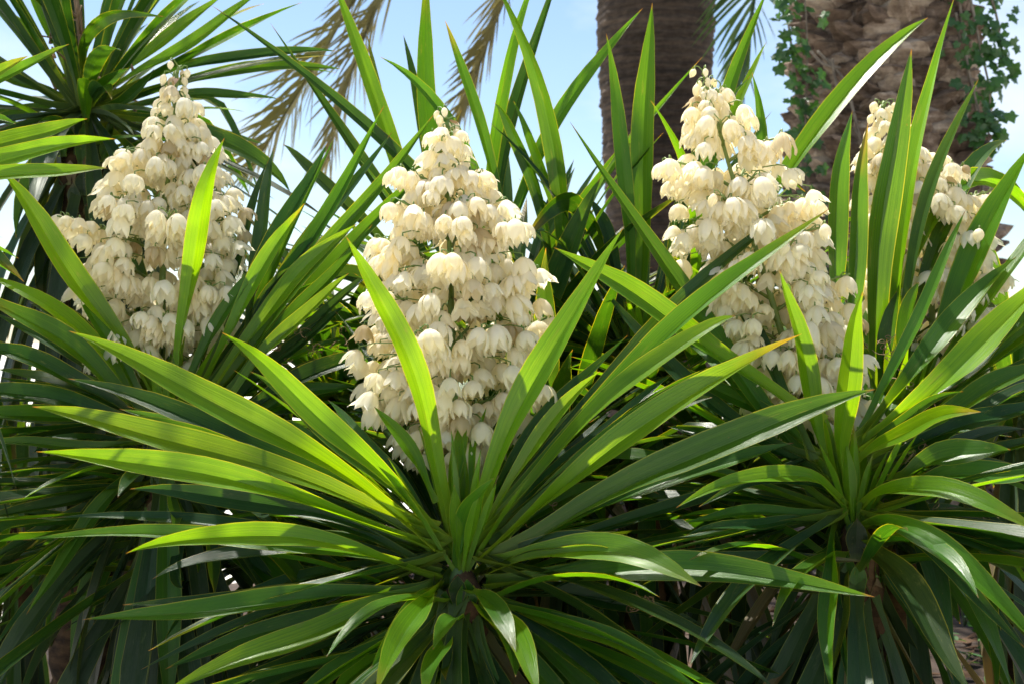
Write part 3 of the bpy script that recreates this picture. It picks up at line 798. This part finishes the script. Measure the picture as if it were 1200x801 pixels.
# old leaf bases: broad ragged shingles in spirals
def scale_mesh(seed):
    r = random.Random(seed); nx, nz = 6, 4; vv, ff = [], []
    for j in range(nz+1):
        for i in range(nx+1):
            u = i/nx*2-1; v = j/nz
            w = (1-.35*abs(v-.45)**1.2)*(1-.06*r.random())
            x = u*w*.5; zz = (v-.5)*(1-.45*u*u)+r.uniform(-.05, .05)
            th = (1-u**4)*lin(v, [(0, .0), (.35, .5), (.7, 1.0), (.85, .9), (1, .05)])+r.uniform(-.24, .24)*(1 if 0 < j < nz else .3)
            vv.append((x, th, zz))
    for j in range(nz):
        for i in range(nx):
            a = j*(nx+1)+i; ff.append((a, a+nx+1, a+nx+2, a+1))
    me = bpy.data.meshes.new('leaf_base'); me.from_pydata(vv, [], ff); me.materials.append(M_PALM); me.update(); return me
SM = [scale_mesh(i) for i in range(6)]
rest_v, rest_f = [], []; count = 0
rows = int(6.0/.072)
for j in range(rows):
    z = .05+j*.072; rr = big_r(z); nper = 15
    for i in range(nper):
        a = 2*math.pi*(i+(j % 2)*.5+rnd.uniform(-.16, .16))/nper+j*.05
        nd = Vector((math.cos(a), math.sin(a), 0))
        wd = 2*math.pi*rr/nper*rnd.uniform(.95, 1.25); ht = rnd.uniform(.07, .15); dp = rnd.choice((.045, .07, .10, .12))*rnd.uniform(.8, 1.2)
        loc = Vector((bx, by, z+rnd.uniform(-.02, .02)))+nd*rr*.93
        me = rnd.choice(SM)
        mw = Matrix.Translation(loc) @ Matrix.Rotation(a-math.pi/2, 4, 'Z') @ Matrix.Rotation(rnd.uniform(-.32, .32), 4, 'Y') @ Matrix.Diagonal((wd, dp, ht, 1))
        front = math.sin(a) < .12 and 1.4 < z < 3.25
        if front and count < 290:
            count += 1
            o = bpy.data.objects.new('leaf_base', me); COL.objects.link(o); o.parent = trunk
            o.matrix_local = Matrix.Translation(-Vector((bx, by, 0))) @ mw
        else:
            b0 = len(rest_v); rest_v += [mw @ v.co for v in me.vertices]; rest_f += [tuple(b0+k for k in p.vertices) for p in me.polygons]
ro = mesh_obj('leaf_bases', rest_v, rest_f, M_PALM, Vector((bx, by, 0)), big, smooth=False); ro['kind'] = 'stuff'

far = thing('palm_tree', (P(768, 0, 8.2).x, 8.2, 0), 'slender ringed palm trunk farther back with drooping straw coloured fronds', 'palm tree')
fx, fy = far.location.x, far.location.y
def far_r(z): return lin(z, [(0, .42), (.8, .36), (1.8, .30), (2.4, .315), (3.2, .36), (4.2, .36), (4.8, .30)])
verts, faces = [], []; NS, NZ = 44, 420
for j in range(NZ+1):
    z = 4.9*j/NZ; ph = (z/.048) % 1
    for i in range(NS):
        a = 2*math.pi*i/NS
        ring = .022*((1-ph)**.7)*(.6+.8*abs(noise.noise(Vector((math.cos(a)*4, math.sin(a)*4, int(z/.048)*1.7)))))
        r_ = far_r(z)+ring+.02*noise.noise(Vector((math.cos(a)*5, math.sin(a)*5, z*12)))
        verts.append((fx+math.cos(a)*r_, fy+math.sin(a)*r_, z-.03+.012*math.sin(a*3+z)))
for j in range(NZ):
    for i in range(NS):
        k = (i+1) % NS; faces.append((j*NS+i, j*NS+k, (j+1)*NS+k, (j+1)*NS+i))
mesh_obj('trunk', verts, faces, M_PALM2, Vector((fx, fy, 0)), far)

def frond(palm, ctrl, leafL, n, mat, seed, droop=.5, start=.25, wid=.011):
    r = random.Random(seed); path = smooth_path(ctrl, 60); T = Tubes()
    T.add(path, [.028*(1-.85*i/59) for i in range(60)], 6)
    v, f = T.v, T.f
    for k in range(n):
        x = (start+(1-start)*k/(n-1))*58.99; i = int(x); p = path[i].lerp(path[i+1], x-i); t = (path[i+1]-path[i]).normalized()
        up = Vector((0, 0, 1)); sd_ = t.cross(up)
        sd_ = sd_.normalized() if sd_.length > .05 else Vector((1, 0, 0)); nn = sd_.cross(t)
        s = k/(n-1); Lf = leafL*(.55+.45*math.sin(math.pi*min(1, .15+s*.85)))*r.uniform(.85, 1.1)
        for sg in (-1, 1):
            d = (t*r.uniform(.55, .8)+sd_*sg*r.uniform(.75, 1.05)+nn*r.uniform(-.15, .45)).normalized()
            pts = []; q = p.copy(); dd = d.copy()
            for m in range(6):
                pts.append(q.copy()); dd = (dd+Vector((0, 0, -droop*.16*r.uniform(.6, 1.4)))).normalized(); q = q+dd*Lf/5
            b0 = len(v); wdir = d.cross(nn).normalized()
            wdir = (wdir*math.cos(1.0)+nn*math.sin(1.0)*sg)
            for m, q in enumerate(pts):
                w = wid*lin(m/5, [(0, .6), (.3, 1), (.7, .8), (1, .05)])
                v += [q-wdir*w, q+Vector((0, 0, -.25*w)), q+wdir*w]
            for m in range(5):
                a = b0+m*3; f += [(a, a+1, a+4, a+3), (a+1, a+2, a+5, a+4)]
    return mesh_obj('frond', v, f, mat, path[0], palm)
ct = Vector((fx, fy, 4.75))
frond(far, [ct, ct+Vector((-.8,-.4,.75)), P(500,-130,7.4), P(408,10,7.3), P(345,115,7.3), P(300,190,7.3)], .6, 84, M_FROND, 1, .25, .3, .0075)
frond(far, [ct, ct+Vector((-.7,-.1,.9)), P(540,-160,7.6), P(455,-20,7.5), P(410,90,7.5), P(385,185,7.5)], .55, 80, M_FROND, 5, .3, .3, .0075)
frond(far, [ct, ct+Vector((-.4,-.5,.45)), P(640,-120,7.5), P(590,0,7.4), P(560,80,7.4), P(535,150,7.4)], .46, 80, M_FROND, 2, .3, .3, .0075)
frond(far, [ct, ct+Vector((.3,-.4,.45)), P(880,-140,7.5), P(885,-20,7.4), P(872,60,7.4), P(860,120,7.4)], .5, 60, M_FRONDG, 3, .5, .3)
for k in range(16):
    a = k*2.4+.5; h = Vector((math.cos(a), math.sin(a), 0)); l = rnd.uniform(1.9, 2.4); up_ = rnd.uniform(.9, 1.7)
    if h.y < -.25 and up_ < 1.4: up_ = 1.5
    frond(far, [ct, ct+h*.5*l*.7+Vector((0,0,up_)), ct+h*l+Vector((0,0,up_*1.05)), ct+h*l*1.5+Vector((0,0,up_*.5))], .5, 44, M_FRONDG, 10+k, .5, .2, .013)
cb = Vector((bx, by, 5.9))
for k in range(14):
    a = k*2.4; h = Vector((math.cos(a), math.sin(a), 0)); l = rnd.uniform(2.2, 2.8); up_ = rnd.uniform(1.0, 2.0)
    frond(big, [cb, cb+h*.5*l*.7+Vector((0,0,up_)), cb+h*l+Vector((0,0,up_*1.05)), cb+h*l*1.5+Vector((0,0,up_*.5))], .55, 44, M_FRONDG, 40+k, .5, .2, .014)

shade_palm = thing('palm_tree', (-2.7, 5.1, 0), 'unseen palm added behind the tall yucca so that its fronds shade it', 'palm tree')  # out of view; added so its crown casts shade on the upper left yucca
T = Tubes(); T.add([Vector((-2.7+.05*math.sin(i), 5.1, 4.9*i/30-.03)) for i in range(31)], [.33+.012*(i % 2) for i in range(31)], 20)
mesh_obj('trunk', T.v, T.f, M_PALM2, Vector((-2.7, 5.1, 0)), shade_palm)
cs = Vector((-2.7, 5.1, 4.85))
for k in range(22):
    a = k*2.4; h = Vector((math.cos(a), math.sin(a), 0)); l = rnd.uniform(1.5, 2.1); up_ = rnd.uniform(.5, 1.5)
    frond(shade_palm, [cs, cs+h*.35*l+Vector((0,0,up_)), cs+h*l+Vector((0,0,up_*1.05)), cs+h*l*1.4+Vector((0,0,up_*.5))], .5, 44, M_FRONDG, 70+k, .5, .2, .016)

# ------------------------------------------------------------------ ivy on the big palm
def ivy_leaf_mesh(seed):
    r = random.Random(seed); pts = [(0,0),(.30,-.18),(.52,.05),(.40,.30),(.62,.55),(.28,.62),(0,1.05),(-.28,.62),(-.6,.52),(-.42,.28),(-.5,.05),(-.28,-.18)]
    v = [(0, .35, .0)]+[(x*r.uniform(.88,1.1), y, -.18*abs(x)+r.uniform(-.05,.05)) for x, y in pts]
    f = [(0, i+1, (i+1) % len(pts)+1) for i in range(len(pts))]
    me = bpy.data.meshes.new('leaf'); me.from_pydata(v, [], f); me.materials.append(M_IVY); me.update(); return me
IM = [ivy_leaf_mesh(i) for i in range(4)]
def vine(name, label, paths, per, spread, size, group, mat_st=M_VINE, meshes=IM, cat='ivy', face=Vector((0,-1,.3))):
    base = paths[0][0]
    o = thing(name, base, label, cat, group); T = Tubes()
    for pth in paths:
        sp = smooth_path(pth, 30); T.add(sp, [.009*(1-.6*i/29) for i in range(30)], 5)
    mesh_obj('stem', T.v, T.f, mat_st, base, o)
    for pth in paths:
        sp = smooth_path(pth, 30)
        for k in range(per):
            p = sp[rnd.randrange(0, 30)]+Vector((rnd.gauss(0, spread), rnd.gauss(0, spread*.5)-.02, rnd.gauss(0, spread)))
            l = bpy.data.objects.new('leaf', rnd.choice(meshes)); COL.objects.link(l); l.parent = o; l.location = p-base
            nrm = (face+Vector((rnd.gauss(0,.5), rnd.gauss(0,.3), rnd.gauss(0,.5)))).normalized()
            l.rotation_mode = 'QUATERNION'; l.rotation_quaternion = nrm.to_track_quat('Z', 'Y') @ Quaternion((0,0,1), math.pi+rnd.gauss(0, .7))
            s = size*rnd.uniform(.65, 1.25); l.scale = (s, s, s)
    return o
V = lambda *a: Vector(a)
vine('ivy', 'dark green ivy climbing the trunk side nearer the slender palm', [
    [P(950,470,6.3), P(952,300,6.3), P(944,170,6.25), P(946,60,6.2), P(940,-60,6.2)],
    [P(945,260,6.3), P(938,150,6.25), P(928,60,6.2), P(920,-10,6.2), P(922,-80,6.2)]], 90, .05, .052, 'ivy on the big palm')
vine('ivy', 'ivy strands hanging free beside the trunk against blue sky', [
    [P(1118,-60,6.3), P(1135,-10,6.25), P(1150,60,6.2), P(1160,110,6.2), P(1158,165,6.2)],
    [P(1120,-70,6.3), P(1150,-30,6.25), P(1168,20,6.2), P(1172,60,6.2), P(1170,80,6.2)],
    [P(1118,-50,6.3), P(1128,30,6.25), P(1135,80,6.2), P(1150,140,6.2), P(1162,160,6.2)]], 70, .05, .052, 'ivy on the big palm')
def on_big(px, py, ex=.04):
    # where the photograph's ray meets the trunk's front
    d = 6.2
    for _ in range(6):
        p = P(px, py, d); r_ = big_r(p.z)+ex; dx = p.x-bx; d = by-math.sqrt(max(.0, r_*r_-dx*dx))
    return P(px, py, d-.03)
bare = [[(958,60),(990,95),(1000,130),(1015,190)],[(985,80),(965,75),(950,60)],[(1120,15),(1128,60),(1140,110),(1150,180),(1152,260)],[(1010,100),(985,110),(975,70)],
        [(1000,150),(1020,185),(1030,250)],[(1100,210),(1130,190),(1150,165)]]
o = thing('bare_vine', on_big(*bare[0][0]), 'thin grey leafless vine stems creeping over the rough palm trunk', 'vine'); T = Tubes()
for b in bare: T.add(smooth_path([on_big(*q) for q in b], 24), .008, 5)
mesh_obj('stem', T.v, T.f, M_VINE, o.location.copy(), o)

# ------------------------------------------------------------------ leaf litter and weeds in the bed
lv, lf = [], []
for k in range(5200):
    x = rnd.uniform(-1.2, 4.6); y = rnd.uniform(2.4, 8.6); z = bedz(x, y)+rnd.uniform(.0, .02)
    a = rnd.uniform(0, 6.28); l = rnd.uniform(.025, .07); w = l*rnd.uniform(.25, .5); d = V(math.cos(a), math.sin(a), rnd.uniform(-.3, .5)); s = V(-math.sin(a), math.cos(a), rnd.uniform(-.3, .3)); p = V(x, y, z)
    b0 = len(lv); lv += [p-d*l, p-s*w+V(0,0,.01), p+d*l, p+s*w+V(0,0,.006)]; lf += [(b0, b0+1, b0+2), (b0, b0+2, b0+3)]
lo = mesh_obj('leaf_litter', lv, lf, M_LITTER, smooth=False); lo['kind'] = 'stuff'; lo['label'] = 'brown fallen leaves strewn over the shaded bed soil'; lo['category'] = 'leaf litter'
def weed_leaf(seed):
    r = random.Random(seed); pts = [(0,0),(.22,.15),(.34,.45),(.2,.8),(0,1.0),(-.2,.8),(-.34,.45),(-.22,.15)]
    v = [(0,.45,-.06)]+[(x, y*r.uniform(.95,1.05), .05*abs(x)-.2*y*y) for x, y in pts]
    me = bpy.data.meshes.new('leaf'); me.from_pydata(v, [], [(0, i+1, (i+1) % 8+1) for i in range(8)]); me.materials.append(M_WEED); me.update(); return me
WM = [weed_leaf(i) for i in range(3)]
wl_ = ['small broad-leaved weed on the litter by the palm foot', 'leafy weed sprouting from leaf litter under the right yucca', 'low green weed on brown litter beside fallen leaves']
for k, (px, py) in enumerate([(1130,720),(1165,700),(1185,745),(1150,760),(1195,690),(1140,640),(1175,650),(1190,790),(1120,790),(1165,620),(1195,610),(1150,690),(1180,770)]):
    d = min(6.0, (CAM_Z-.08)*FPX/(py-400.5)*.98); p = P(px, py+4, d); p.z = bedz(p.x, p.y)
    o = thing('weed', p, 'small green broad-leaved weed growing on brown leaf litter beside the right yucca', 'weed', 'weeds on the leaf litter'); T = Tubes(); tips = []
    for s in range(5):
        a = rnd.uniform(0, 6.28); h = V(math.cos(a), math.sin(a), 0); e = p+h*rnd.uniform(.05,.13)+V(0,0,rnd.uniform(.06,.2)); T.add([p, p.lerp(e,.5)+V(0,0,.03), e], .0025, 4); tips.append((p, e, h))
    mesh_obj('stem', T.v, T.f, M_STEM, p, o)
    for (p0, e, h) in tips:
        for q in range(6):
            t = rnd.uniform(.4, 1); l = bpy.data.objects.new('leaf', rnd.choice(WM)); COL.objects.link(l); l.parent = o
            l.location = p0.lerp(e, t)+V(0,0,.03*4*t*(1-t))-p; l.rotation_euler = (rnd.uniform(-.3,.6), rnd.uniform(-.3,.3), rnd.uniform(0, 6.28)); s = rnd.uniform(.04, .075); l.scale = (s, s, s)
